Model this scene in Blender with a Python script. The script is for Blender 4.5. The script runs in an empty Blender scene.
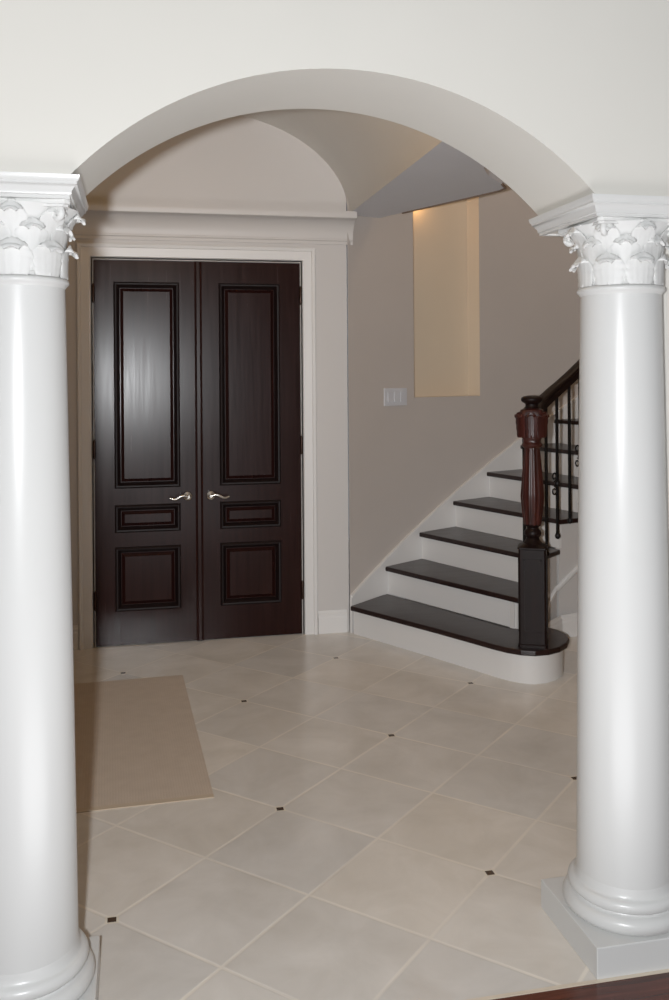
import bpy, bmesh, math
from math import sin, cos, pi, radians, sqrt, atan2
from mathutils import Matrix, Vector

SC = bpy.context.scene
COL = SC.collection

# ------------------------------------------------------------------ materials
def lin(c):
    out = []
    for v in c:
        v /= 255.0
        out.append(v / 12.92 if v <= 0.04045 else ((v + 0.055) / 1.055) ** 2.4)
    return out + [1.0]

def new_mat(name):
    m = bpy.data.materials.new(name); m.use_nodes = True
    nt = m.node_tree; b = nt.nodes['Principled BSDF']
    return m, nt, b

def N(nt, t, **kw):
    n = nt.nodes.new(t)
    for k, v in kw.items(): setattr(n, k, v)
    return n

def math_n(nt, op, a, b=None, c=None):
    n = N(nt, 'ShaderNodeMath', operation=op)
    for i, v in enumerate((a, b, c)):
        if v is None: continue
        if isinstance(v, (int, float)): n.inputs[i].default_value = v
        else: nt.links.new(v, n.inputs[i])
    return n.outputs[0]

def mixc(nt, fac, a, b):
    n = N(nt, 'ShaderNodeMix', data_type='RGBA')
    for s, v in ((n.inputs[0], fac), (n.inputs[6], a), (n.inputs[7], b)):
        if isinstance(v, (int, float)): s.default_value = v
        elif isinstance(v, (list, tuple)): s.default_value = v
        else: nt.links.new(v, s)
    return n.outputs[2]

def paint(name, rgb, rough=0.5, bump=0.0, spec=0.5, var=0.03):
    m, nt, b = new_mat(name)
    tc = N(nt, 'ShaderNodeTexCoord')
    no = N(nt, 'ShaderNodeTexNoise'); no.inputs['Scale'].default_value = 2.2; no.inputs['Detail'].default_value = 4
    nt.links.new(tc.outputs['Object'], no.inputs['Vector'])
    base = lin(rgb); dk = [c * (1 - var * 2) for c in base[:3]] + [1]; lt = [min(1, c * (1 + var)) for c in base[:3]] + [1]
    nt.links.new(mixc(nt, no.outputs['Fac'], dk, lt), b.inputs['Base Color'])
    b.inputs['Roughness'].default_value = rough
    b.inputs['Specular IOR Level'].default_value = spec
    if bump:
        n2 = N(nt, 'ShaderNodeTexNoise'); n2.inputs['Scale'].default_value = 180
        nt.links.new(tc.outputs['Object'], n2.inputs['Vector'])
        bp = N(nt, 'ShaderNodeBump'); bp.inputs['Strength'].default_value = bump; bp.inputs['Distance'].default_value = 0.002
        nt.links.new(n2.outputs['Fac'], bp.inputs['Height']); nt.links.new(bp.outputs[0], b.inputs['Normal'])
    return m

def wood(name, c1, c2, rough=0.35, scale=(30, 30, 1.5), spec=0.5, coat=0.0):
    m, nt, b = new_mat(name)
    tc = N(nt, 'ShaderNodeTexCoord'); mp = N(nt, 'ShaderNodeMapping'); mp.inputs['Scale'].default_value = scale
    nt.links.new(tc.outputs['Object'], mp.inputs['Vector'])
    no = N(nt, 'ShaderNodeTexNoise'); no.inputs['Scale'].default_value = 1.6; no.inputs['Detail'].default_value = 6
    no.inputs['Distortion'].default_value = 0.6
    nt.links.new(mp.outputs[0], no.inputs['Vector'])
    cr = N(nt, 'ShaderNodeValToRGB'); cr.color_ramp.elements[0].position = 0.3; cr.color_ramp.elements[1].position = 0.72
    cr.color_ramp.elements[0].color = lin(c1); cr.color_ramp.elements[1].color = lin(c2)
    nt.links.new(no.outputs['Fac'], cr.inputs[0]); nt.links.new(cr.outputs[0], b.inputs['Base Color'])
    rr = math_n(nt, 'MULTIPLY_ADD', no.outputs['Fac'], 0.12, rough - 0.06)
    nt.links.new(rr, b.inputs['Roughness'])
    b.inputs['Specular IOR Level'].default_value = spec
    b.inputs['Coat Weight'].default_value = coat; b.inputs['Coat Roughness'].default_value = 0.2
    bp = N(nt, 'ShaderNodeBump'); bp.inputs['Strength'].default_value = 0.04; bp.inputs['Distance'].default_value = 0.001
    nt.links.new(no.outputs['Fac'], bp.inputs['Height']); nt.links.new(bp.outputs[0], b.inputs['Normal'])
    return m

def metal(name, rgb, rough, metallic=1.0):
    m, nt, b = new_mat(name)
    tc = N(nt, 'ShaderNodeTexCoord'); no = N(nt, 'ShaderNodeTexNoise'); no.inputs['Scale'].default_value = 40
    nt.links.new(tc.outputs['Object'], no.inputs['Vector'])
    b.inputs['Base Color'].default_value = lin(rgb); b.inputs['Metallic'].default_value = metallic
    nt.links.new(math_n(nt, 'MULTIPLY_ADD', no.outputs['Fac'], 0.1, rough - 0.05), b.inputs['Roughness'])
    return m

# tile lattice measured in the room: dots 0.8922 m apart on the 45 degree diagonals
LA, LOX, LOY = 0.8922, -0.0874, 3.0178
def tile_mat():
    m, nt, b = new_mat('limestone_tile')
    tc = N(nt, 'ShaderNodeTexCoord')
    sp = N(nt, 'ShaderNodeSeparateXYZ'); nt.links.new(tc.outputs['Object'], sp.inputs[0])
    x = math_n(nt, 'SUBTRACT', sp.outputs[0], LOX); y = math_n(nt, 'SUBTRACT', sp.outputs[1], LOY)
    s = sqrt(0.5) / (LA / 2)
    u = math_n(nt, 'MULTIPLY', math_n(nt, 'ADD', x, y), s)       # tile units
    v = math_n(nt, 'MULTIPLY', math_n(nt, 'SUBTRACT', y, x), s)
    def edge(w):   # distance to nearest integer
        f = math_n(nt, 'FRACT', math_n(nt, 'ADD', w, 0.5))
        return math_n(nt, 'ABSOLUTE', math_n(nt, 'SUBTRACT', f, 0.5))
    eu, ev = edge(u), edge(v)
    e = math_n(nt, 'MINIMUM', eu, ev)
    wn = N(nt, 'ShaderNodeTexNoise'); wn.inputs['Scale'].default_value = 3.0
    nt.links.new(tc.outputs['Object'], wn.inputs['Vector'])
    gr = N(nt, 'ShaderNodeMapRange'); gr.inputs[1].default_value = 0.007; gr.inputs[2].default_value = 0.019
    gr.inputs[3].default_value = 1; gr.inputs[4].default_value = 0
    nt.links.new(e, gr.inputs[0])
    gstr = math_n(nt, 'MULTIPLY', gr.outputs[0], math_n(nt, 'MULTIPLY_ADD', wn.outputs['Fac'], 1.5, -0.25))
    # per tile tone
    cb = N(nt, 'ShaderNodeCombineXYZ')
    nt.links.new(math_n(nt, 'FLOOR', u), cb.inputs[0]); nt.links.new(math_n(nt, 'FLOOR', v), cb.inputs[1])
    wh = N(nt, 'ShaderNodeTexWhiteNoise', noise_dimensions='3D'); nt.links.new(cb.outputs[0], wh.inputs[0])
    big = N(nt, 'ShaderNodeTexNoise'); big.inputs['Scale'].default_value = 3.5; big.inputs['Detail'].default_value = 7
    big.inputs['Roughness'].default_value = 0.6; big.inputs['Distortion'].default_value = 0.5
    off = N(nt, 'ShaderNodeVectorMath', operation='MULTIPLY_ADD')
    nt.links.new(wh.outputs['Color'], off.inputs[0]); off.inputs[1].default_value = (9, 9, 9)
    nt.links.new(tc.outputs['Object'], off.inputs[2]); nt.links.new(off.outputs[0], big.inputs['Vector'])
    cr = N(nt, 'ShaderNodeValToRGB'); el = cr.color_ramp.elements
    el[0].position = 0.3; el[0].color = lin((206, 199, 189)); el[1].position = 0.72; el[1].color = lin((226, 220, 212))
    nt.links.new(big.outputs['Fac'], cr.inputs[0])
    tone = N(nt, 'ShaderNodeHueSaturation'); nt.links.new(cr.outputs[0], tone.inputs['Color'])
    nt.links.new(math_n(nt, 'MULTIPLY_ADD', wh.outputs['Value'], 0.12, 0.94), tone.inputs['Value'])
    nt.links.new(math_n(nt, 'MULTIPLY_ADD', wh.outputs['Value'], 0.5, 0.75), tone.inputs['Saturation'])
    c = mixc(nt, gstr, tone.outputs[0], lin((240, 231, 217)))
    # dark inset dots at every second crossing
    def edge2(w):
        f = math_n(nt, 'FRACT', math_n(nt, 'MULTIPLY_ADD', w, 0.5, 0.5))
        return math_n(nt, 'ABSOLUTE', math_n(nt, 'MULTIPLY', math_n(nt, 'SUBTRACT', f, 0.5), 2.0))
    d = math_n(nt, 'ADD', edge2(u), edge2(v))
    ds = math_n(nt, 'LESS_THAN', d, 0.044)
    halo = math_n(nt, 'LESS_THAN', d, 0.068)
    c = mixc(nt, halo, c, lin((225, 216, 200)))
    c = mixc(nt, ds, c, lin((70, 55, 44)))
    nt.links.new(c, b.inputs['Base Color'])
    nt.links.new(math_n(nt, 'MULTIPLY_ADD', big.outputs['Fac'], 0.14, 0.16), b.inputs['Roughness'])
    b.inputs['Specular IOR Level'].default_value = 0.42
    bp = N(nt, 'ShaderNodeBump'); bp.inputs['Strength'].default_value = 0.25; bp.inputs['Distance'].default_value = 0.002
    bp.invert = True
    nt.links.new(gr.outputs[0], bp.inputs['Height']); nt.links.new(bp.outputs[0], b.inputs['Normal'])
    return m

def weave_mat():
    m, nt, b = new_mat('woven_jute')
    tc = N(nt, 'ShaderNodeTexCoord')
    w1 = N(nt, 'ShaderNodeTexWave', bands_direction='X'); w1.inputs['Scale'].default_value = 28; w1.inputs['Distortion'].default_value = 1.5
    w2 = N(nt, 'ShaderNodeTexWave', bands_direction='Y'); w2.inputs['Scale'].default_value = 28; w2.inputs['Distortion'].default_value = 1.5
    for w in (w1, w2): nt.links.new(tc.outputs['Object'], w.inputs['Vector'])
    f = math_n(nt, 'MULTIPLY', w1.outputs['Fac'], w2.outputs['Fac'])
    no = N(nt, 'ShaderNodeTexNoise'); no.inputs['Scale'].default_value = 14; nt.links.new(tc.outputs['Object'], no.inputs['Vector'])
    f2 = math_n(nt, 'MULTIPLY_ADD', no.outputs['Fac'], 0.8, math_n(nt, 'MULTIPLY', f, 0.4))
    nt.links.new(mixc(nt, f2, lin((182, 166, 150)), lin((202, 187, 171))), b.inputs['Base Color'])
    b.inputs['Roughness'].default_value = 0.75; b.inputs['Specular IOR Level'].default_value = 0.2
    bp = N(nt, 'ShaderNodeBump'); bp.inputs['Strength'].default_value = 0.3; bp.inputs['Distance'].default_value = 0.002
    nt.links.new(f, bp.inputs['Height']); nt.links.new(bp.outputs[0], b.inputs['Normal'])
    return m

M = {
    'cream': paint('cream_wall_paint', (218, 215, 207), 0.6, 0.05),
    'column': paint('white_gloss_enamel', (208, 208, 206), 0.3, 0.0, 0.5, 0.01),
    'capital': paint('matt_white_enamel', (216, 216, 214), 0.5, 0.0, 0.35, 0.01),
    'trim': paint('white_trim_paint', (214, 211, 208), 0.4, 0.0, 0.5, 0.01),
    'trimw': paint('warm_white_trim_paint', (194, 189, 185), 0.45, 0.0, 0.5, 0.01),
    'vault': paint('vault_paint', (206, 202, 195), 0.65, 0.05),
    'ceil': paint('ceiling_paint', (214, 214, 218), 0.7, 0.05),
    'beige': paint('greige_wall_paint', (184, 175, 168), 0.6, 0.05),
    'niche': paint('niche_paint', (205, 188, 165), 0.6, 0.05),
    'doorwood': wood('espresso_door_wood', (26, 10, 8), (36, 16, 13), 0.25, (26, 26, 1.2), 0.17),
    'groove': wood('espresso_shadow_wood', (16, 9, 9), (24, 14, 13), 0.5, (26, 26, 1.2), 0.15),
    'tread': wood('dark_tread_wood', (26, 14, 13), (36, 21, 20), 0.3, (3, 12, 12), 0.32),
    'newel': wood('mahogany_newel_wood', (38, 16, 14), (70, 31, 26), 0.36, (30, 30, 2), 0.35),
    'neweld': wood('dark_newel_wood', (17, 9, 8), (27, 14, 12), 0.45, (30, 30, 2), 0.18),
    'woodfloor': wood('red_brown_floorboards', (52, 24, 18), (96, 48, 36), 0.25, (1.5, 26, 10), 0.5),
    'iron': metal('black_wrought_iron', (26, 24, 24), 0.5, 0.6),
    'nickel': metal('satin_nickel', (190, 186, 180), 0.25),
    'brown': metal('bronze_hinge', (58, 44, 38), 0.4),
    'shadowline': paint('brown_shadowline', (120, 100, 84), 0.7),  # brown tone stands for the shadow gap at the ceiling edge
    'plastic': paint('white_switch_plastic', (196, 196, 200), 0.35),
    'tile': tile_mat(), 'jute': weave_mat(),
    'binding': paint('cream_binding_tape', (190, 172, 150), 0.8, 0.2),
    'thresh': paint('cream_stone_threshold', (214, 200, 180), 0.4),
}

# ------------------------------------------------------------------ mesh helpers
def obj(name, bm, mat, parent=None, smooth=None, loc=None, bevel=0):
    me = bpy.data.meshes.new(name)
    bmesh.ops.recalc_face_normals(bm, faces=bm.faces)
    bm.to_mesh(me); bm.free()
    me.materials.append(M[mat] if isinstance(mat, str) else mat)
    o = bpy.data.objects.new(name, me); COL.objects.link(o)
    if parent: o.parent = parent
    if loc: o.location = loc
    if smooth is not None:
        for p in me.polygons: p.use_smooth = True
        if smooth < 179: me.set_sharp_from_angle(angle=radians(smooth))
    if bevel:
        b = o.modifiers.new('bevel', 'BEVEL'); b.width = bevel; b.segments = 2; b.limit_method = 'ANGLE'
    return o

def empty(name, loc=(0, 0, 0), rz=0):
    o = bpy.data.objects.new(name, None); COL.objects.link(o)
    o.location = loc; o.rotation_euler = (0, 0, rz); o.empty_display_size = 0.1
    return o

def tag(o, label=None, cat=None, group=None, kind=None):
    if label: o['label'] = label
    if cat: o['category'] = cat
    if group: o['group'] = group
    if kind: o['kind'] = kind
    return o

def struct(o, label, cat): return tag(o, label, cat, kind='structure')

def add_box(bm, x0, x1, y0, y1, z0, z1, mtx=None):
    v = [bm.verts.new((x, y, z)) for z in (z0, z1) for y in (y0, y1) for x in (x0, x1)]
    for f in ((0, 1, 3, 2), (4, 6, 7, 5), (0, 4, 5, 1), (2, 3, 7, 6), (0, 2, 6, 4), (1, 5, 7, 3)):
        bm.faces.new([v[i] for i in f])
    if mtx:
        for q in v: q.co = mtx @ q.co
    return v

def add_prism(bm, pts, z0, z1):
    lo = [bm.verts.new((p[0], p[1], z0)) for p in pts]; hi = [bm.verts.new((p[0], p[1], z1)) for p in pts]
    n = len(pts); bm.faces.new(lo[::-1]); bm.faces.new(hi)
    for i in range(n): bm.faces.new((lo[i], lo[(i + 1) % n], hi[(i + 1) % n], hi[i]))

def add_lathe(bm, prof, seg=48, mtx=None, flute=0, cap=True):
    rings = []
    for r, z in prof:
        ring = []
        for i in range(seg):
            a = 2 * pi * i / seg
            rr = r * (1 - (flute * (0.5 + 0.5 * cos(a * 12)) if flute else 0))
            ring.append(bm.verts.new((rr * cos(a), rr * sin(a), z)))
        rings.append(ring)
    for a, b in zip(rings, rings[1:]):
        for i in range(seg): bm.faces.new((a[i], a[(i + 1) % seg], b[(i + 1) % seg], b[i]))
    if cap: bm.faces.new(rings[0][::-1]); bm.faces.new(rings[-1])
    if mtx:
        for ring in rings:
            for q in ring: q.co = mtx @ q.co

def sweep(bm, path, prof, closed=False, closeprof=True):
    """path: 2D plan points, profile (offset to the right of travel, z); mitred corners"""
    n = len(path); rows = []
    for i, p in enumerate(path):
        p = Vector(p[:2])
        d0 = (p - Vector(path[i - 1][:2])).normalized() if i > 0 or closed else None
        d1 = (Vector(path[(i + 1) % n][:2]) - p).normalized() if i < n - 1 or closed else None
        if d0 is None: d0 = d1
        if d1 is None: d1 = d0
        n0 = Vector((d0.y, -d0.x)); n1 = Vector((d1.y, -d1.x)); m = (n0 + n1).normalized(); m /= max(0.3, m.dot(n0))
        zo = path[i][2] if len(path[i]) > 2 else 0
        rows.append([bm.verts.new((p.x + m.x * o, p.y + m.y * o, z + zo)) for o, z in prof])
    k = len(prof)
    for i in range(n if closed else n - 1):
        a, b = rows[i], rows[(i + 1) % n]
        for j in range(k if closeprof else k - 1):
            bm.faces.new((a[j], a[(j + 1) % k], b[(j + 1) % k], b[j]))
    if not closed and closeprof:
        bm.faces.new(rows[0][::-1]); bm.faces.new(rows[-1])

def add_tube(bm, pts, r, seg=10, radii=None):
    pts = [Vector(p) for p in pts]; rings = []
    up = Vector((0, 0, 1)); prev = None
    for i, p in enumerate(pts):
        d = (pts[min(i + 1, len(pts) - 1)] - pts[max(i - 1, 0)]).normalized()
        if prev is None:
            ref = up if abs(d.z) < 0.9 else Vector((1, 0, 0)); s = d.cross(ref).normalized()
        else: s = (prev - d * prev.dot(d)).normalized()
        prev = s; t = d.cross(s); rr = radii[i] if radii else r
        rings.append([bm.verts.new(p + (s * cos(2 * pi * k / seg) + t * sin(2 * pi * k / seg)) * rr) for k in range(seg)])
    for a, b in zip(rings, rings[1:]):
        for k in range(seg): bm.faces.new((a[k], a[(k + 1) % seg], b[(k + 1) % seg], b[k]))
    bm.faces.new(rings[0][::-1]); bm.faces.new(rings[-1])

def leaf_bm(h, w, curl, lobes=4, thick=0.006, lean=0.0):
    """acanthus leaf: base at origin, growing up +Z, curling outwards along -Y at the tip; closed thick shell"""
    bm = bmesh.new(); nu, nv = 12, 22; fr, bk = [], []
    for j in range(nv + 1):
        t = j / nv
        if t < 0.7:
            q = t / 0.7; y, z = -lean * q * q, (h - curl) * q; ny, nz = -1.0, 0.0
        else:
            a = (t - 0.7) / 0.3 * pi * 1.05
            y = -lean - curl * (1 - cos(a)); z = (h - curl) + curl * sin(a); ny, nz = -cos(a), sin(a)
        env = w * 0.5 * (0.80 + 0.20 * sin(min(1, t * 1.4) * pi / 2)) * (1 - max(0, (t - 0.6) / 0.4) ** 1.6 * 0.6)
        env *= 1 + 0.10 * (abs(sin(t * pi * lobes)) - 0.6)
        rf, rb = [], []
        for i in range(nu + 1):
            s = i / nu * 2 - 1
            rel = 0.10 * w * (1 - s * s) + 0.022 * w * cos(s * pi * 5) * (1 - 0.3 * t) * (1 - abs(s) * 0.4)
            zz = z - s * s * h * 0.10 * t
            rf.append(bm.verts.new((s * env, y + ny * rel + 0.0 * s, zz + nz * rel)))
            rb.append(bm.verts.new((s * env * 0.94, y - ny * thick, zz - nz * thick)))
        fr.append(rf); bk.append(rb)
    for j in range(nv):
        for i in range(nu):
            bm.faces.new((fr[j][i], fr[j][i + 1], fr[j + 1][i + 1], fr[j + 1][i]))
            bm.faces.new((bk[j][i], bk[j + 1][i], bk[j + 1][i + 1], bk[j][i + 1]))
        for k in (0, nu):
            bm.faces.new((fr[j][k], fr[j + 1][k], bk[j + 1][k], bk[j][k]))
    for j in (0, nv):
        for i in range(nu): bm.faces.new((fr[j][i], fr[j][i + 1], bk[j][i + 1], bk[j][i]))
    return bm

# ------------------------------------------------------------------ room dimensions (metres, camera at x=0 y=0)
YF, YB = 2.45, 2.83          # arch wall faces
OX0, OX1 = -0.165, 1.292      # arch opening
ZS = 2.217                    # arch spring
RISE = 0.317
YD = 6.10                    # door wall
ZC = 2.80                    # flat ceiling of the foyer
VX0, VX1, VR = -0.60, 1.40, 0.655
CAMH = 1.70

# floor ---------------------------------------------------------------
bm = bmesh.new(); add_box(bm, -2.6, 5.2, 2.415, 9.6, -0.06, 0.0)
struct(obj('floor', bm, 'tile'), 'polished cream limestone floor tiles set diagonally with tiny dark corner insets', 'floor')
bm = bmesh.new(); add_box(bm, -2.6, 5.2, -3.0, 2.402, -0.06, 0.0)
struct(obj('floor', bm, 'woodfloor'), 'dark red-brown wood floor in the near right corner in front of the column plinth', 'wood floor')
bm = bmesh.new(); add_box(bm, -2.6, 5.2, 2.402, 2.415, -0.06, 0.002)
struct(obj('trim_1', bm, 'thresh'), 'thin cream threshold strip between wood floor and stone tiles', 'threshold')

# arch wall -----------------------------------------------------------
cx = (OX0 + OX1) / 2; hs = (OX1 - OX0) / 2
R = (hs * hs + RISE * RISE) / (2 * RISE); zc = ZS + RISE - R
a0 = math.asin(hs / R); NA = 64
arc = [(cx + R * sin(-a0 + 2 * a0 * i / NA), zc + R * cos(-a0 + 2 * a0 * i / NA)) for i in range(NA + 1)]
bm = bmesh.new(); TOP = 3.9; ZU = 2.165
def wall_outline(y):
    """vertex rows bottom / top for wall with arch cut out"""
    xs = [(-2.6, ZU), (OX0, ZU)] + arc + [(OX1, ZU), (5.2, ZU)]
    return [(bm.verts.new((x, y, z)), bm.verts.new((x, y, TOP))) for x, z in xs]
f, b = wall_outline(YF), wall_outline(YB)
for w in (f, b):
    for p, q in zip(w, w[1:]):
        if (p[0].co.x - q[0].co.x) ** 2 < 1e-10: continue
        bm.faces.new((p[0], q[0], q[1], p[1]))
for p, q, r_, s in zip(f, f[1:], b, b[1:]):
    bm.faces.new((p[0], q[0], s[0], r_[0])); bm.faces.new((p[1], q[1], s[1], r_[1]))
bmesh.ops.remove_doubles(bm, verts=bm.verts, dist=1e-5)
wf = obj('wall_front', bm, 'cream', smooth=25)
struct(wf, 'cream wall with a wide segmental arch opening over two columns', 'wall')
bm = bmesh.new(); add_box(bm, 1.49, 5.2, 2.66, YB, 0, ZU)
struct(obj('wall_right_pier', bm, 'cream'), 'cream wall section right behind the right column', 'wall')
bm = bmesh.new(); add_box(bm, -2.6, -0.35, 2.66, YB, 0, ZU)
struct(obj('wall_left_pier', bm, 'cream'), 'cream wall section left behind the left column', 'wall')

# impost mouldings
ip = [(-0.01, 2.160), (0.003, 2.160), (0.003, 2.168), (0.007, 2.170), (0.008, 2.178), (0.014, 2.186), (0.018, 2.192), (0.022, 2.194),
      (0.022, 2.200), (0.026, 2.203), (0.028, 2.210), (0.029, 2.217), (-0.01, 2.217)]
bm = bmesh.new(); sweep(bm, [(5.2, YB), (OX1, YB), (OX1, YF), (5.2, YF)][::-1], [(-o, z) for o, z in ip])
struct(obj('trim_2', bm, 'column', smooth=40), 'white stepped impost moulding running over the right column', 'moulding')
bm = bmesh.new(); sweep(bm, [(-2.6, YB), (OX0, YB), (OX0, YF), (-2.6, YF)][::-1], ip)
struct(obj('trim_3', bm, 'column', smooth=40), 'white stepped impost moulding running over the left column', 'moulding')

# columns -------------------------------------------------------------
def torus_pts(rc, zc_, rr, a0_, a1_, n=8, sy=1.0):
    return [(rc + rr * cos(radians(a0_ + (a1_ - a0_) * i / n)), zc_ + rr * sy * sin(radians(a0_ + (a1_ - a0_) * i / n))) for i in range(n + 1)]
RB, RT = 0.142, 0.119
ZCB = 1.972       # bottom of capital
def make_column():
    root = empty('column')
    bm = bmesh.new(); add_box(bm, -0.19, 0.19, -0.187, 0.187, 0, 0.09)
    obj('plinth', bm, 'column', root, bevel=0.003)
    bm = bmesh.new()
    prof = [(0.150, 0.09)] + torus_pts(0.160, 0.114, 0.025, -80, 80, 10) + [(0.160, 0.140), (0.157, 0.143)] \
        + torus_pts(0.150, 0.162, 0.019, -70, 85, 10) + [(0.149, 0.184), (0.146, 0.188), (RB + 0.002, 0.200), (RB - 0.001, 0.212)]
    add_lathe(bm, prof, 72)
    obj('base', bm, 'column', root, smooth=40)
    bm = bmesh.new(); prof = []
    for i in range(25):
        t = i / 24; z = 0.205 + (ZCB - 0.028 - 0.205) * t
        r = RB + (RT - RB) * (t * 0.75 + t * t * 0.25)
        prof.append((r, z))
    prof += [(RT + 0.003, ZCB - 0.024)] + torus_pts(RT + 0.002, ZCB - 0.012, 0.009, -70, 70, 6) + [(RT - 0.002, ZCB)]
    add_lathe(bm, prof, 72); obj('shaft', bm, 'column', root, smooth=35)
    cap = empty('capital'); cap.parent = root
    bm = bmesh.new()
    add_lathe(bm, [(RT - 0.006, ZCB - 0.004), (RT - 0.008, ZCB + 0.05), (RT - 0.006, ZCB + 0.10), (RT + 0.006, ZCB + 0.14), (RT + 0.030, ZCB + 0.168), (RT + 0.038, ZCB + 0.178)], 64)
    obj('bell', bm, 'capital', cap, smooth=60)
    # abacus with concave sides and clipped corners
    bm = bmesh.new(); hw = 0.142; pts = []
    for q in range(4):
        rot = Matrix.Rotation(q * pi / 2, 2)
        for i in range(13):
            t = i / 12 * 2 - 1
            pts.append(rot @ Vector((t * (hw - 0.014), -(hw - 0.008 * (1 - t * t)))))
    add_prism(bm, pts, 2.150, 2.1615)
    pts2 = [p * 0.965 for p in pts]; add_prism(bm, pts2, 2.143, 2.150)
    obj('abacus', bm, 'capital', cap, bevel=0.0015)
    # leaves : lower tier, upper tier
    lm = None
    for tier, (n, h, w, curl, lean, r, z, off) in enumerate(((8, 0.084, 0.094, 0.015, 0.002, RT - 0.003, ZCB - 0.002, 0),
                                                             (8, 0.125, 0.085, 0.011, 0.010, RT - 0.008, ZCB + 0.010, 0.5),
                                                             (8, 0.100, 0.075, 0.012, 0.030, RT - 0.006, ZCB + 0.072, 0))):
        first = None
        for k in range(n):
            a = 2 * pi * (k + off) / n
            if first is None:
                first = obj('acanthus_leaf', leaf_bm(h, w, curl, 4, 0.006, lean), 'capital', cap, smooth=60); lf = first
            else: lf = first.copy(); COL.objects.link(lf)
            lf.location = (r * sin(a), -r * cos(a), z); lf.rotation_euler = (0, 0, a)
    # corner volutes
    first = None
    for k in range(4):
        a = pi / 4 + k * pi / 2
        if first is None:
            bm = bmesh.new(); pts = []; rad = []
            for i in range(12):      # stalk
                t = i / 11; pts.append((0, -(0.0 + 0.052 * t ** 1.7), 0.085 * t)); rad.append(0.008 + 0.004 * t)
            for i in range(1, 22):   # scroll
                t = i / 21; rr = 0.016 * (1 - 0.75 * t); an = pi / 2 - t * 2 * pi * 1.5
                pts.append((0, -0.058 - rr * cos(an) , 0.075 + rr * sin(an))); rad.append(0.011 - 0.006 * t)
            add_tube(bm, pts, 0.01, 8, rad)
            first = obj('volute', bm, 'capital', cap, smooth=60); vo = first
        else: vo = first.copy(); COL.objects.link(vo)
        vo.location = ((RT - 0.022) * sin(a), -(RT - 0.022) * cos(a), ZCB + 0.082); vo.rotation_euler = (0, 0, a)
    # small rosette at the centre of each abacus side
    first = None
    for k in range(4):
        a = k * pi / 2
        if first is None:
            bm = bmesh.new()
            for p in range(6):
                m_ = Matrix.Rotation(p * pi / 3, 4, 'Y') @ Matrix.Translation((0.008, 0, 0)) @ Matrix.Scale(0.6, 4, Vector((0, 1, 0)))
                bmesh.ops.create_icosphere(bm, subdivisions=2, radius=0.007, matrix=m_)
            bmesh.ops.create_icosphere(bm, subdivisions=2, radius=0.006)
            first = obj('rosette', bm, 'capital', cap, smooth=60); ro = first
        else: ro = first.copy(); COL.objects.link(ro)
        ro.location = (0.136 * sin(a), -0.136 * cos(a), 2.147); ro.rotation_euler = (0, 0, a)
    return root

def copy_tree(o, parent=None):
    c = o.copy(); COL.objects.link(c); c.parent = parent
    for ch in list(o.children): copy_tree(ch, c)
    return c
col1 = make_column(); col1.location = (1.447, 2.6, 0)
tag(col1, 'white round column with leafy capital on the right side of the arch, full square plinth in view', 'column', 'columns carrying the arch')
col2 = copy_tree(col1); col2.location = (-0.305, 2.6, 0)
tag(col2, 'white round column with leafy capital on the left side of the arch, cut by the picture edge', 'column', 'columns carrying the arch')

# door wall -----------------------------------------------------------
DX0, DX1, DZ = -0.265, 1.068, 2.468
DM = 0.394
bm = bmesh.new()
add_box(bm, -2.6, DX0, YD, YD + 0.15, 0, 3.9); add_box(bm, DX1, 1.385, YD, YD + 0.15, 0, 3.9)
add_box(bm, DX0, DX1, YD, YD + 0.15, DZ, 3.9)
struct(obj('wall_back', bm, 'trimw'), 'off-white wall around the dark double doors', 'wall')

CAS = [(0, 0.0), (0.010, 0.0), (0.016, 0.008), (0.070, 0.012), (0.074, 0.020), (0.090, 0.026), (0.096, 0.022), (0.098, 0)]
def casing():
    bm = bmesh.new(); g = 0.004
    path = [(DX0 - g, 0), (DX0 - g, DZ + g), (DX1 + g, DZ + g), (DX1 + g, 0)]
    rows = []
    for i, (x, z) in enumerate(path):
        sx = -1 if i < 2 else 1; sz = 0 if i in (0, 3) else 1
        rows.append([bm.verts.new((x + sx * o, YD - 0.001 - d, z + sz * o)) for o, d in CAS])
    for a, b in zip(rows, rows[1:]):
        for j in range(len(CAS)): bm.faces.new((a[j], a[(j + 1) % len(CAS)], b[(j + 1) % len(CAS)], b[j]))
    bm.faces.new(rows[0][::-1]); bm.faces.new(rows[-1])
    return bm
struct(obj('trim_4', casing(), 'trim'), 'white moulded casing around the double doors', 'door casing')
# crown moulding over the doors
cz0, cz1 = 2.595, ZC
crown = [(0, cz0), (0.012, cz0), (0.012, cz0 + 0.018), (0.020, cz0 + 0.026), (0.020, cz0 + 0.034)]
for i in range(13):
    t = i / 12; crown.append((0.022 + 0.118 * (1 - cos(t * pi / 2)), cz0 + 0.036 + 0.118 * sin(t * pi / 2)))
crown += [(0.146, cz0 + 0.158), (0.150, cz0 + 0.176), (0.150, cz1 - 0.014), (0.136, cz1 - 0.013), (0.136, cz1 - 0.002), (0, cz1 - 0.002)]
bm = bmesh.new(); sweep(bm, [(-2.6, YD - 0.001), (1.425, YD - 0.001)], crown)
struct(obj('trim_5', bm, 'trimw', smooth=35), 'deep white crown moulding above the double doors', 'crown moulding')
BB = [(0, 0), (0.016, 0), (0.016, 0.10), (0.012, 0.112), (0.012, 0.128), (0.007, 0.136), (0.004, 0.15), (0, 0.15)]
bm = bmesh.new(); sweep(bm, [(DX1 + 0.105, YD - 0.001), (1.37, YD - 0.001)], BB)
struct(obj('baseboard_back', bm, 'trim'), 'white baseboard between the door casing and the stairs', 'baseboard')
bm = bmesh.new(); sweep(bm, [(-1.58, YD - 0.001), (DX0 - 0.105, YD - 0.001)], BB)
struct(obj('baseboard_back_left', bm, 'trim'), 'white baseboard left of the door casing', 'baseboard')

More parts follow.
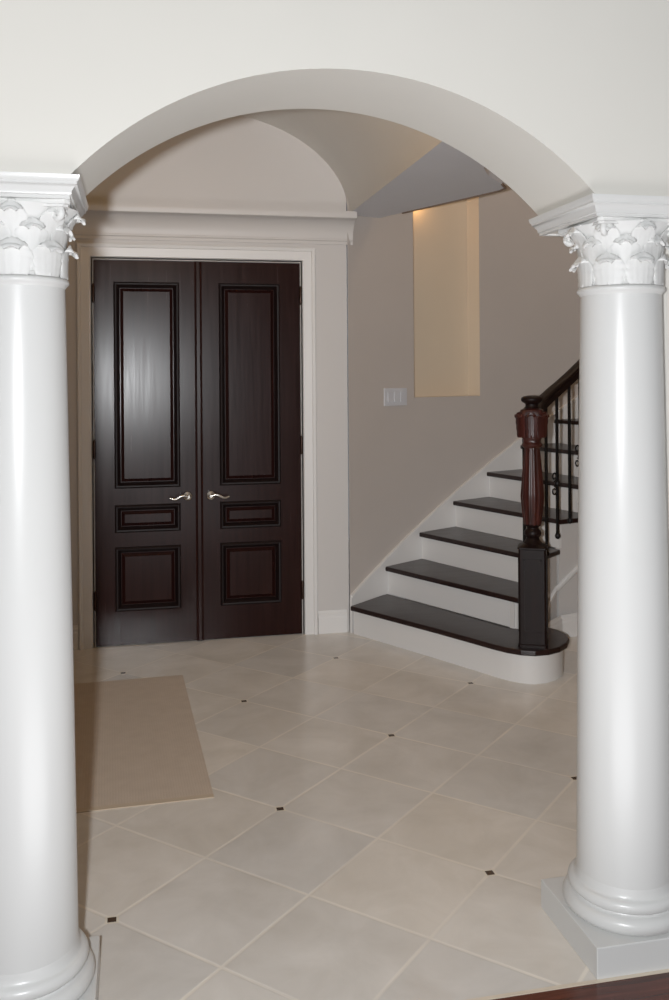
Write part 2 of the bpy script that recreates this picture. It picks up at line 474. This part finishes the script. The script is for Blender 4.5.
# doors
def make_door(x0, x1, px0, px1, hinge_side, name):
    root = empty(name, (0, 0, 0)); yf = YD + 0.004
    panels = [(1.017, 2.315), (0.734, 0.888), (0.233, 0.619)]
    fr = bmesh.new()
    xs = [x0, px0, px1, x1]
    add_box(fr, x0, px0, yf, yf + 0.04, 0.006, DZ - 0.003); add_box(fr, px1, x1, yf, yf + 0.04, 0.006, DZ - 0.003)
    zz = [0.006] + [v for p in panels[::-1] for v in p] + [DZ - 0.003]
    for i in range(0, len(zz), 2): add_box(fr, px0, px1, yf, yf + 0.04, zz[i], zz[i + 1])
    obj('door_frame', fr, 'doorwood', root)
    for (z0, z1) in panels:
        # bolection ring
        bm = bmesh.new(); prof = [(-0.012, 0.0), (-0.010, 0.010), (-0.002, 0.016), (0.006, 0.015), (0.012, 0.007), (0.020, -0.004), (0.026, -0.014), (0.026, -0.018), (-0.012, -0.004)]
        rows = []
        for (x, z, sx, sz) in ((px0, z0, 1, 1), (px1, z0, -1, 1), (px1, z1, -1, -1), (px0, z1, 1, -1)):
            rows.append([bm.verts.new((x + sx * o, yf - d, z + sz * o)) for o, d in prof])
        for i in range(4):
            a, b = rows[i], rows[(i + 1) % 4]
            for j in range(len(prof)): bm.faces.new((a[j], a[(j + 1) % len(prof)], b[(j + 1) % len(prof)], b[j]))
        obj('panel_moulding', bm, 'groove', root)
        bm = bmesh.new(); rows = []
        for (o, d) in ((0.02, -0.016), (0.030, -0.016), (0.048, -0.002), (0.050, 0.001)):
            rows.append([bm.verts.new((x, yf - d, z)) for x, z in ((px0 + o, z0 + o), (px1 - o, z0 + o), (px1 - o, z1 - o), (px0 + o, z1 - o))])
        for a, b in zip(rows, rows[1:]):
            for j in range(4): bm.faces.new((a[j], a[(j + 1) % 4], b[(j + 1) % 4], b[j]))
        bm.faces.new(rows[-1])
        obj('door_panel', bm, 'doorwood', root)
    for z in (0.30, 1.26, 2.25):
        bm = bmesh.new(); add_lathe(bm, [(0.004, -0.062), (0.007, -0.056), (0.009, -0.05), (0.009, 0.05), (0.007, 0.056), (0.004, 0.062)], 12)
        xx = x0 - 0.002 if hinge_side < 0 else x1 + 0.002
        obj('hinge', bm, 'brown', root, smooth=40, loc=(xx, yf - 0.022, z))
    # lever handle
    hx = (DM - 0.075) if hinge_side < 0 else (DM + 0.075); s = hinge_side
    hd = empty('door_handle'); hd.parent = root; hd.location = (hx, yf, 0.944)
    bm = bmesh.new(); RX = Matrix.Rotation(pi / 2, 4, 'X')
    add_lathe(bm, [(0.030, 0), (0.030, 0.004), (0.027, 0.009), (0.018, 0.012), (0.012, 0.014), (0.011, 0.05)], 32, RX)
    obj('rose', bm, 'nickel', hd, smooth=40)
    bm = bmesh.new(); pts = []; rad = []
    for i in range(14):
        t = i / 13; pts.append((s * 0.115 * t, -0.05 - 0.004 * sin(t * pi), 0.010 * sin(t * 2 * pi) - 0.004 * t)); rad.append(0.0105 - 0.0035 * t)
    add_tube(bm, pts, 0.01, 10, rad); obj('lever', bm, 'nickel', hd, smooth=60)
    return root
d1 = make_door(DX0 + 0.003, DM - 0.002, -0.129, 0.262, -1, 'door_1')
d2 = make_door(DM + 0.002, DX1 - 0.003, 0.540, 0.918, 1, 'door_2')
struct(d1, 'left leaf of the dark espresso double door, three raised panels', 'door')
struct(d2, 'right leaf of the dark espresso double door, three raised panels', 'door')
bm = bmesh.new(); sweep(bm, [(DM + 0.022, YD - 0.012), (DM - 0.022, YD - 0.012)], [(0, 0), (0, 1)]) if False else None
bm.free(); bm = bmesh.new()
ap = [(-0.024, 0.003), (-0.024, -0.006), (-0.014, -0.009), (-0.010, -0.016), (0.010, -0.016), (0.014, -0.009), (0.024, -0.006), (0.024, 0.003)]
add_prism(bm, [(DM + x, YD + y) for x, y in ap], 0.006, DZ - 0.003)
obj('astragal', bm, 'doorwood', d2)
bm = bmesh.new(); add_box(bm, DX0, DX1, YD + 0.05, YD + 0.14, 0, DZ)
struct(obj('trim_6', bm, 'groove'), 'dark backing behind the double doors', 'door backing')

# vault over the foyer ------------------------------------------------
vc, va = (VX0 + VX1) / 2, (VX1 - VX0) / 2
bm = bmesh.new(); NV = 48; rows = []
for y in (YB, YD + 0.02):
    rows.append([bm.verts.new((vc - va * cos(pi * i / NV), y, ZC + VR * sin(pi * i / NV))) for i in range(NV + 1)])
for i in range(NV): bm.faces.new((rows[0][i], rows[0][i + 1], rows[1][i + 1], rows[1][i]))
struct(obj('ceiling', bm, 'vault', smooth=30), 'smooth cream barrel vaulted ceiling over the foyer', 'ceiling')
# flat ceiling right of the vault, ending at the stairwell opening
edge = [(VX1, YB), (VX1, YD), (1.64, 6.20), (1.70, 6.06), (2.04, 5.30), (2.10, 5.16), (2.105, 5.08), (2.04, 4.98), (1.90, 4.82), (1.79, 4.62), (1.74, 4.3), (1.74, 3.9), (1.74, YB)]
bm = bmesh.new(); add_prism(bm, edge, ZC, ZC + 0.28)
struct(obj('ceiling', bm, 'ceil'), 'flat grey-white ceiling wedge beside the vault at the stairwell edge', 'ceiling')
bm = bmesh.new(); sweep(bm, [(1.74, 5.97), (2.04, 5.30), (2.10, 5.16), (2.105, 5.08), (2.04, 4.98)], [(-0.004, ZC - 0.008), (0.006, ZC - 0.008), (0.006, ZC + 0.006), (-0.004, ZC + 0.006)])  # strip added to draw the shadow line under the ceiling edge
struct(obj('trim_shadowline', bm, 'shadowline'), 'thin dark painted bead along the stairwell edge of the flat ceiling', 'ceiling bead')
bm = bmesh.new(); add_box(bm, -1.6, VX0, YB, YD, ZC, ZC + 0.05)
struct(obj('ceiling', bm, 'ceil'), 'flat ceiling strip left of the vault behind the left column', 'ceiling')
bm = bmesh.new(); add_box(bm, -1.72, -1.6, YB, YD, 0, ZC + 0.1)
struct(obj('wall_left', bm, 'beige'), 'beige foyer side wall hidden behind the left column', 'wall')

# stair wall ----------------------------------------------------------
WX, WY, WH, WK = 1.385, 6.068, 0.664, 0.161
def wcurve(s):
    x, y = WX, WY; n = 24
    for i in range(n):
        a = WH - WK * (s * (i + .5) / n); x += cos(a) * s / n; y += sin(a) * s / n
    return Vector((x, y)), WH - WK * s
NS0, NS1, NZ0, NZ1 = 0.706, 1.425, 1.558, 3.25    # niche
ss = sorted(set([0, NS0, NS1] + [i * 0.2 for i in range(1, 25)])); zs = [0, NZ0, NZ1, 5.4]
ND = 0.13
bm = bmesh.new(); g = {}
def wv(s, z, d=0):
    k = (round(s, 4), z, d)
    if k not in g:
        p, a = wcurve(s); g[k] = bm.verts.new((p.x - sin(a) * d, p.y + cos(a) * d, z))
    return g[k]
for s0, s1 in zip(ss, ss[1:]):
    for z0, z1 in zip(zs, zs[1:]):
        if s0 >= NS0 - 1e-6 and s1 <= NS1 + 1e-6 and z0 == NZ0: continue
        bm.faces.new((wv(s0, z0), wv(s1, z0), wv(s1, z1), wv(s0, z1)))
o = obj('wall_stairs', bm, 'beige', smooth=30); struct(o, 'curved greige wall rising along the staircase', 'wall')
bm = bmesh.new(); g = {}
nss = [s for s in ss if NS0 - 1e-6 <= s <= NS1 + 1e-6]
for s0, s1 in zip(nss, nss[1:]):
    bm.faces.new((wv(s0, NZ0, ND), wv(s1, NZ0, ND), wv(s1, NZ1, ND), wv(s0, NZ1, ND)))
    for z in (NZ0, NZ1): bm.faces.new((wv(s0, z), wv(s1, z), wv(s1, z, ND), wv(s0, z, ND)))
for s in (NS0, NS1): bm.faces.new((wv(s, NZ0), wv(s, NZ0, ND), wv(s, NZ1, ND), wv(s, NZ1)))
struct(obj('wall_niche', bm, 'niche', smooth=30), 'tall warm-lit recessed niche in the stair wall', 'niche')
# rest of the stairwell shell
pe, ae = wcurve(4.8)
bm = bmesh.new(); add_box(bm, 5.1, 5.2, YB, 9.6, 0, 5.4); add_box(bm, VX1, 5.2, YB, YB + 0.05, 2.17, 5.4)
struct(obj('wall_right', bm, 'beige'), 'beige stairwell wall hidden behind the right column', 'wall')
bm = bmesh.new(); add_box(bm, 1.2, 5.2, YB, 9.6, 5.4, 5.5)
struct(obj('ceiling', bm, 'ceil'), 'upper ceiling high above the stairwell', 'ceiling')
bm = bmesh.new(); add_box(bm, 1.385, 1.50, YB + 0.05, 6.2, ZC + 0.28, 5.4)
struct(obj('wall_stairwell', bm, 'beige'), 'upper stairwell wall standing above the flat ceiling', 'wall')
bm = bmesh.new(); add_box(bm, 4.5, 5.2, 8.3, 8.4, 0, 5.4)
struct(obj('wall_stairwell_end', bm, 'beige'), 'end wall of the stairwell behind the upper steps', 'wall')

# staircase -----------------------------------------------------------
RS, RUN = 0.193, 0.371
ANG = [-61, -64.5, -68, -71, -74.5, -78, -81, -84, -87]
NT = 9; W = 1.16; WL = {1: 1.20, 2: 1.16, 3: 1.10}; TH = 0.032
def A(n, ds=0): return wcurve(-0.004 + RUN * n + ds)[0] if n or ds else Vector((1.372, 6.009))
def nose(n, back=0.0):
    """tread n (0 based) front edge, wall end and open end; back moves the line towards the riser"""
    a = A(n, back); t = radians(ANG[min(n, 8)]); d = Vector((cos(t), sin(t))); return a, a + d * WL.get(n, W), d
stair = empty('staircase')
tag(stair, 'white staircase with dark wood treads and a rounded first step beside the double doors', 'staircase')
def inset(p, d, k): return p + d * k
T0 = Vector((1.372, 6.009))
t1 = radians(-61)
# first step outline (bullnose round the newel), from the measured nose line
bull = [(1.372, 6.009), (1.725, 5.389), (1.876, 5.108), (1.955, 4.955), (2.005, 4.875), (2.065, 4.815), (2.135, 4.782), (2.22, 4.785), (2.30, 4.820), (2.375, 4.885),
        (2.43, 4.97), (2.455, 5.06), (2.45, 5.15), (2.41, 5.235), (2.36, 5.30)]
a2, b2, d2_ = nose(1)
back = [(b2.x + 0.05, b2.y + 0.09), (b2.x - 0.02, b2.y + 0.06)]
wall_end = A(1, 0.03)
def poly_inset(pts, k):
    """move the front outline inwards by k (riser set back under the nosing)"""
    out = []
    for i, p in enumerate(pts):
        q0 = Vector(pts[max(i - 1, 0)]); q1 = Vector(pts[min(i + 1, len(pts) - 1)]); d = (q1 - q0).normalized()
        out.append(Vector(p) + Vector((-d.y, d.x)) * k)
    return out
outl = [Vector(p) for p in bull] + [Vector(p) for p in back] + [wall_end - Vector((0.004, -0.0))]
bm = bmesh.new(); add_prism(bm, outl, RS - TH, RS)
obj('tread', bm, 'tread', stair, bevel=0.008)
rz = poly_inset(bull, 0.032)
rz[0] = Vector((1.402, 6.035))
rz_poly = rz + [Vector(p) for p in back] + [wall_end]
bm = bmesh.new(); add_prism(bm, rz_poly, 0, RS - TH)
obj('riser', bm, 'trim', stair, smooth=30)
for n in range(1, NT):
    a, b, d = nose(n); a_, b_, d_ = nose(n + 1, 0.0)
    am = A(n + 1, 0.035); bmid = (b + (b_ - b) * 1.0 + (b_ - b).normalized() * (0.0 if n == 2 else 0.035))
    a = a + d * 0.004
    bm = bmesh.new(); over = 0.028
    add_prism(bm, [a, b + d * over, bmid + d_ * over, am + d_ * 0.004], RS * (n + 1) - TH, RS * (n + 1))
    obj('tread', bm, 'tread', stair, bevel=0.008)
    # riser below this tread: vertical board set back from the nosing
    ra = A(n, 0.03) + d * 0.002; f_ = Vector((-d.y, d.x)); f_ = f_ if f_.dot(a_ - a) > 0 else -f_
    rb = b + f_ * 0.03 - d * 0.012
    bm = bmesh.new(); add_prism(bm, [ra, rb, rb + f_ * 0.018, ra + f_ * 0.018], RS * n, RS * (n + 1) - TH)
    obj('riser', bm, 'trim', stair)
# wall skirt board following the slope
bm = bmesh.new(); rows = []
s = 0.0
for i in range(0, 34):
    s = 0.002 + i * 0.1
    p, a = wcurve(s); nrm = Vector((sin(a), -cos(a)))   # towards the stairs
    zt = RS + s / RUN * RS + 0.058; zb = max(0.0, zt - 0.42)
    rows.append([bm.verts.new((p.x, p.y, zb)), bm.verts.new((p.x + nrm.x * 0.014, p.y + nrm.y * 0.014, zb)),
                 bm.verts.new((p.x + nrm.x * 0.014, p.y + nrm.y * 0.014, zt - 0.022)), bm.verts.new((p.x + nrm.x * 0.022, p.y + nrm.y * 0.022, zt - 0.016)),
                 bm.verts.new((p.x + nrm.x * 0.020, p.y + nrm.y * 0.020, zt)), bm.verts.new((p.x, p.y, zt))])
for r0, r1 in zip(rows, rows[1:]):
    for j in range(6): bm.faces.new((r0[j], r0[(j + 1) % 6], r1[(j + 1) % 6], r1[j]))
bm.faces.new(rows[0][::-1]); bm.faces.new(rows[-1])
obj('skirt_board', bm, 'trim', stair)
# open side: stringer panel closing the steps, plus sloping trim line
inner = [nose(n)[1] for n in range(1, NT + 1)]
bm = bmesh.new()
for n in range(1, NT):
    p, q = inner[n - 1], inner[n]; dd = (q - p).normalized(); ins = Vector((-dd.y, dd.x)) * 0.02
    p2, q2 = p + ins + dd * 0.03, q + ins + dd * 0.03
    v = [(p2, 0), (q2, 0), (q2, RS * (n + 1) - TH), (p2, RS * (n + 1) - TH)]
    w_ = Vector((-dd.y, dd.x)) * 0.03
    lo = [bm.verts.new((c.x, c.y, z)) for c, z in v]; hi = [bm.verts.new((c.x + w_.x, c.y + w_.y, z)) for c, z in v]
    bm.faces.new(lo); bm.faces.new(hi[::-1])
    for i in range(4): bm.faces.new((lo[i], lo[(i + 1) % 4], hi[(i + 1) % 4], hi[i]))
obj('stringer', bm, 'trimw', stair)
bm = bmesh.new(); rows = []
for n in range(1, NT + 1):
    p = inner[n - 1]; q = inner[min(n, NT - 1)]; q = q if n < NT else inner[-1]; p0 = inner[max(n - 2, 0)]
    dd = (q - p0).normalized(); out = Vector((dd.y, -dd.x)); zc_ = RS * n - 0.10
    rows.append([bm.verts.new((p.x - out.x * 0.02 + out.x * o, p.y - out.y * 0.02 + out.y * o, zc_ + z)) for o, z in ((0, -0.19), (0.012, -0.19), (0.018, -0.175), (0.018, -0.155), (0.008, -0.15), (0, -0.15))])
for r0, r1 in zip(rows, rows[1:]):
    for j in range(6): bm.faces.new((r0[j], r0[(j + 1) % 6], r1[(j + 1) % 6], r1[j]))
obj('stringer_moulding', bm, 'trim', stair)
bm = bmesh.new(); sweep(bm, [(p.x + 0.01, p.y - 0.014 + 0.0) for p in ([Vector((2.33, 5.30))] + inner[1:])], [(o, z) for o, z in BB])
obj('base_trim', bm, 'trim', stair)

# railing -------------------------------------------------------------
NX, NY = 2.181, 4.910; NR = -radians(27)
rail = empty('stair_railing', (0, 0, 0))
tag(rail, 'dark wood and black iron stair railing with carved newel post on the first step', 'railing')
newel = empty('newel_post', (NX, NY, RS), NR); newel.parent = rail
def z_(v): return 1.7 - (v - 377) * 5.27 / 931 - RS
def sq_loft(bm, prof, seg=32, p=5.0):
    """(half width, z, power) superellipse loft"""
    rings = []
    for hw, z, pw in prof:
        ring = []
        for i in range(seg):
            a = 2 * pi * (i + 0.5) / seg; c, s_ = cos(a), sin(a)
            k = (abs(c) ** pw + abs(s_) ** pw) ** (-1 / pw)
            ring.append(bm.verts.new((hw * k * c, hw * k * s_, z)))
        rings.append(ring)
    for a, b in zip(rings, rings[1:]):
        for i in range(seg): bm.faces.new((a[i], a[(i + 1) % seg], b[(i + 1) % seg], b[i]))
    bm.faces.new(rings[0][::-1]); bm.faces.new(rings[-1])
bm = bmesh.new(); H = 0.076
zt = z_(545)
sq_loft(bm, [(H + 0.004, 0, 14), (H + 0.004, 0.014, 14), (H, 0.018, 14), (H, zt - 0.014, 14), (H + 0.006, zt - 0.010, 14), (H + 0.006, zt - 0.002, 10), (H - 0.01, zt + 0.004, 8), (0.05, zt + 0.016, 3)], 48)
for k in range(4):       # applied panel frames on the four faces
    mt = Matrix.Rotation(k * pi / 2, 4, 'Z')
    for (x0, x1, z0, z1) in ((-0.052, 0.052, 0.08, 0.09), (-0.052, 0.052, zt - 0.075, zt - 0.065), (-0.052, -0.042, 0.08, zt - 0.065), (0.042, 0.052, 0.08, zt - 0.065)):
        add_box(bm, x0, x1, -H - 0.0035, -H + 0.002, z0, z1, mt)
obj('newel_base', bm, 'neweld', newel, smooth=30)
bm = bmesh.new()
add_lathe(bm, [(0.050, zt + 0.01), (0.052, zt + 0.018), (0.040, zt + 0.032), (0.034, zt + 0.045), (0.046, zt + 0.060), (0.049, zt + 0.072), (0.046, zt + 0.084),
               (0.034, zt + 0.096), (0.032, zt + 0.104), (0.046, zt + 0.116), (0.050, zt + 0.124)], 48)
obj('turned_neck', bm, 'neweld', newel, smooth=50)
bm = bmesh.new(); zb = zt + 0.120; ztop = z_(447)
pr = []
for i in range(25):
    t = i / 24
    r = 0.050 + 0.018 * sin(min(1, t * 2.2) * pi / 2) if t < 0.35 else 0.068 - 0.024 * ((t - 0.35) / 0.65) ** 1.1
    pr.append((r, zb + (ztop - zb) * t))
add_lathe(bm, pr, 96, None, 0.07)
obj('fluted_vase', bm, 'newel', newel, smooth=60)
bm = bmesh.new(); z1 = z_(436); z2 = z_(409)
sq_loft(bm, [(0.045, ztop - 0.004, 2.2), (0.056, ztop + 0.006, 2.2), (0.058, ztop + 0.018, 2.2), (0.050, ztop + 0.028, 2.4), (0.050, z1 - 0.02, 3),
             (0.060, z1, 4), (0.066, z1 + 0.02, 5), (0.069, (z1 + z2) / 2, 5), (0.068, z2 - 0.02, 5), (0.062, z2 - 0.004, 4), (0.045, z2 + 0.004, 2.5)], 40)
obj('newel_block', bm, 'newel', newel, smooth=40)
first = None
for k in range(8):
    a = k * pi / 4; r = 0.067 if k % 2 == 0 else 0.083
    if first is None: first = obj('carved_leaf', leaf_bm(0.135, 0.078, 0.009, 5, 0.006, 0.006), 'newel', newel, smooth=60); lf = first
    else: lf = first.copy(); COL.objects.link(lf)
    lf.location = (r * sin(a), -r * cos(a), z1 - 0.005); lf.rotation_euler = (0, 0, a)
bm = bmesh.new(); zz = z_(409)
add_lathe(bm, [(0.050, zz - 0.004), (0.044, zz + 0.006), (0.036, zz + 0.014), (0.036, zz + 0.028), (0.046, zz + 0.036), (0.058, zz + 0.044), (0.061, zz + 0.054), (0.059, zz + 0.064), (0.046, zz + 0.072), (0.020, zz + 0.077)], 48)
obj('newel_cap', bm, 'neweld', newel, smooth=50)

def path_pt(n):          # line of the railing at tread n (0 based)
    a = A(n); t = radians(ANG[min(n, 8)]); return a + Vector((cos(t), sin(t))) * 1.16
inn = [None] + [path_pt(n) for n in range(1, NT)]
rp = [Vector((2.232, 5.00, 1.435)), Vector((2.32, 5.17, 1.48))]
for n in range(2, NT):
    p = inn[n]; q = inn[min(n + 1, NT - 1)] if n < NT - 1 else p + (p - inn[n - 1]); dd = (q - p).normalized()
    rp.append(Vector((p.x + dd.y * 0.04, p.y - dd.x * 0.04, [0, 0, 1.545, 1.69, 1.87][n] if n < 5 else 1.87 + RS * (n - 4))))
# smooth
def chaikin(p, k=2):
    for _ in range(k):
        q = [p[0]]
        for a, b in zip(p, p[1:]): q += [a * .75 + b * .25, a * .25 + b * .75]
        p = q + [p[-1]]
    return p
rp = chaikin(rp, 2)
bm = bmesh.new()
hp = [(-0.022, -0.05), (-0.03, -0.02), (-0.026, 0.0), (-0.034, 0.012), (-0.030, 0.026), (-0.016, 0.034), (0.0, 0.036), (0.016, 0.034), (0.030, 0.026), (0.034, 0.012), (0.026, 0.0), (0.03, -0.02), (0.022, -0.05)]
sweep(bm, [(p.x, p.y, p.z) for p in rp], hp)
obj('handrail', bm, 'neweld', rail, smooth=45)
def rail_z(x, y):
    best = min(((p.x - x) ** 2 + (p.y - y) ** 2, i) for i, p in enumerate(rp)); i = best[1]
    j = min(i + 1, len(rp) - 1) if i < len(rp) - 1 else i - 1
    a, b = rp[min(i, j)], rp[max(i, j)]; dv = Vector((b.x - a.x, b.y - a.y)); t = max(0, min(1, ((x - a.x) * dv.x + (y - a.y) * dv.y) / max(1e-9, dv.length_squared)))
    return a.z + (b.z - a.z) * t
def baluster(x, y, zfoot, style, dirv):
    zt_ = rail_z(x, y) - 0.02; ln = zt_ - zfoot
    bs = empty('baluster', (x, y, zfoot)); bs.parent = rail
    bm = bmesh.new(); hw = 0.0075; mt = Matrix.Rotation(atan2(dirv.y, dirv.x), 4, 'Z')
    add_box(bm, -hw, hw, -hw, hw, 0, ln, mt)
    obj('bar', bm, 'iron', bs)
    bm = bmesh.new(); add_lathe(bm, [(0.005, -0.02), (0.014, -0.013), (0.018, 0.0), (0.014, 0.013), (0.009, 0.02)], 20)
    obj('ball_foot', bm, 'iron', bs, smooth=60)
    if style:
        for zc_, sg in ((ln * 0.36 + 0.045, 1), (ln * 0.36 - 0.045, -1)):
            bm = bmesh.new(); pts = []
            for i in range(30):
                t = i / 29; a = -pi / 2 + t * 2 * pi * 1.15; r = 0.030 * (1 - 0.62 * t)
                pts.append(mt @ Vector((-(0.034 - r * cos(a)), 0, sg * r * sin(a))))
            add_tube(bm, pts, 0.005, 8); obj('scroll', bm, 'iron', bs, smooth=60, loc=(0, 0, zc_))
        bm = bmesh.new(); add_lathe(bm, [(0.008, -0.02), (0.016, -0.012), (0.018, 0), (0.016, 0.012), (0.008, 0.02)], 16)
        obj('knuckle', bm, 'iron', bs, smooth=60, loc=(0, 0, ln * 0.36))
baluster(2.232, 5.14, 2 * RS, 0, Vector((0.8, 0.6)))
for n in range(2, NT - 1):
    p, q = inn[n], inn[n + 1]; dd = (q - p).normalized(); out = Vector((dd.y, -dd.x))
    for fr, dz, st in (((0.18, 0.02, 0), (0.57, 0.115, 1)) if n == 2 else ((0.03, 0.003, 0), (0.42, 0.10, 1), (0.80, 0.05, 0))):
        b_ = p + (q - p) * fr + out * 0.04
        baluster(b_.x, b_.y, RS * (n + 1) + dz, st, dd)

# switch plate --------------------------------------------------------
p, a = wcurve(0.496)
sw = empty('light_switch', (p.x + sin(a) * 0.001, p.y - cos(a) * 0.001, 1.566), a)
tag(sw, 'white three-gang light switch plate on the greige stair wall left of the niche', 'light switch')
bm = bmesh.new(); add_box(bm, -0.12, 0.12, -0.010, 0, -0.062, 0.062); obj('cover_plate', bm, 'plastic', sw, bevel=0.002)
for i in (-1, 0, 1):
    bm = bmesh.new(); add_box(bm, -0.021, 0.021, -0.015, -0.009, -0.036, 0.036, Matrix.Rotation(radians(4 * i), 4, 'X'))
    obj('rocker', bm, 'plastic', sw, bevel=0.001, loc=(0.068 * i, 0, 0))

# mat -----------------------------------------------------------------
mat_ = empty('floor_mat', (-0.26, 4.62, 0.0), 0.03)
tag(mat_, 'thin beige woven mat lying on the tiles in front of the left door leaf', 'mat')
bm = bmesh.new(); add_box(bm, -0.58, 0.532, -0.800, 0.782, 0.0005, 0.003); obj('woven_field', bm, 'jute', mat_, bevel=0.001)
bm = bmesh.new(); add_box(bm, -0.58, 0.532, -0.832, -0.800, 0.0005, 0.004); obj('binding', bm, 'binding', mat_)

# lights --------------------------------------------------------------
def light(name, typ, loc, energy, color, **kw):
    l = bpy.data.lights.new(name, typ); l.energy = energy; l.color = color
    for k_, v in kw.items(): setattr(l, k_, v)
    o = bpy.data.objects.new(name, l); COL.objects.link(o); o.location = loc; return o
fl = light('camera_flash', 'POINT', (-0.13, 0.0, 1.70), 78, (0.96, 0.98, 1.0), shadow_soft_size=0.03)
fl.data.use_nodes = True; nt = fl.data.node_tree; em = nt.nodes['Emission']
fo = nt.nodes.new('ShaderNodeLightFalloff'); fo.inputs['Strength'].default_value = 1.0; nt.links.new(math_n(nt, 'MULTIPLY_ADD', fo.outputs['Constant'], 0.07, math_n(nt, 'MULTIPLY', fo.outputs['Linear'], 0.80)), em.inputs['Strength'])
light('foyer_lantern', 'POINT', (0.1, 4.0, 3.1), 8.5, (1.0, 0.55, 0.14), shadow_soft_size=0.16)
light('upper_hall_light', 'POINT', (3.4, 5.6, 4.9), 30, (1.0, 0.74, 0.5), shadow_soft_size=0.3)
p, a = wcurve(NS0 + 0.15)
light('niche_light', 'POINT', (p.x - sin(a) * 0.065, p.y + cos(a) * 0.065, 3.02), 1.3, (1.0, 0.55, 0.2), shadow_soft_size=0.025)
o = light('near_room_glare_fill', 'AREA', (-0.15, -1.8, 1.75), 13, (0.93, 0.96, 1.0), shape='RECTANGLE', size=0.9, size_y=1.8)  # unseen source added behind the camera for door glare and soffit fill
o.rotation_euler = (radians(95), 0, 0)
o = light('floor_bounce_fill', 'AREA', (0.6, 1.1, 0.10), 29, (0.97, 0.975, 1.0), shape='DISK', size=1.6)  # unseen fill added in place of light bouncing up off the floor
o.rotation_euler = (radians(180), 0, 0)

w = bpy.data.worlds.new('world'); SC.world = w; w.use_nodes = True
w.node_tree.nodes['Background'].inputs[0].default_value = (0.60, 0.61, 0.64, 1); w.node_tree.nodes['Background'].inputs[1].default_value = 0.22

# camera --------------------------------------------------------------
cam = bpy.data.cameras.new('camera'); co = bpy.data.objects.new('camera', cam); COL.objects.link(co)
cam.sensor_fit = 'VERTICAL'; cam.sensor_height = 36; cam.lens = 931.44 * 36 / 1000
cam.shift_y = -(500 - 378.35) / 1000; cam.clip_start = 0.05
mw = Matrix.Rotation(-0.2095, 4, 'Z') @ Matrix.Rotation(pi / 2, 4, 'X') @ Matrix.Rotation(-0.007, 4, 'Z')
mw.translation = (0, 0, CAMH); co.matrix_world = mw
SC.camera = co
SC.view_settings.view_transform = 'Standard'; SC.view_settings.look = 'None'
SC.view_settings.exposure = 0.13; SC.view_settings.gamma = 1.1
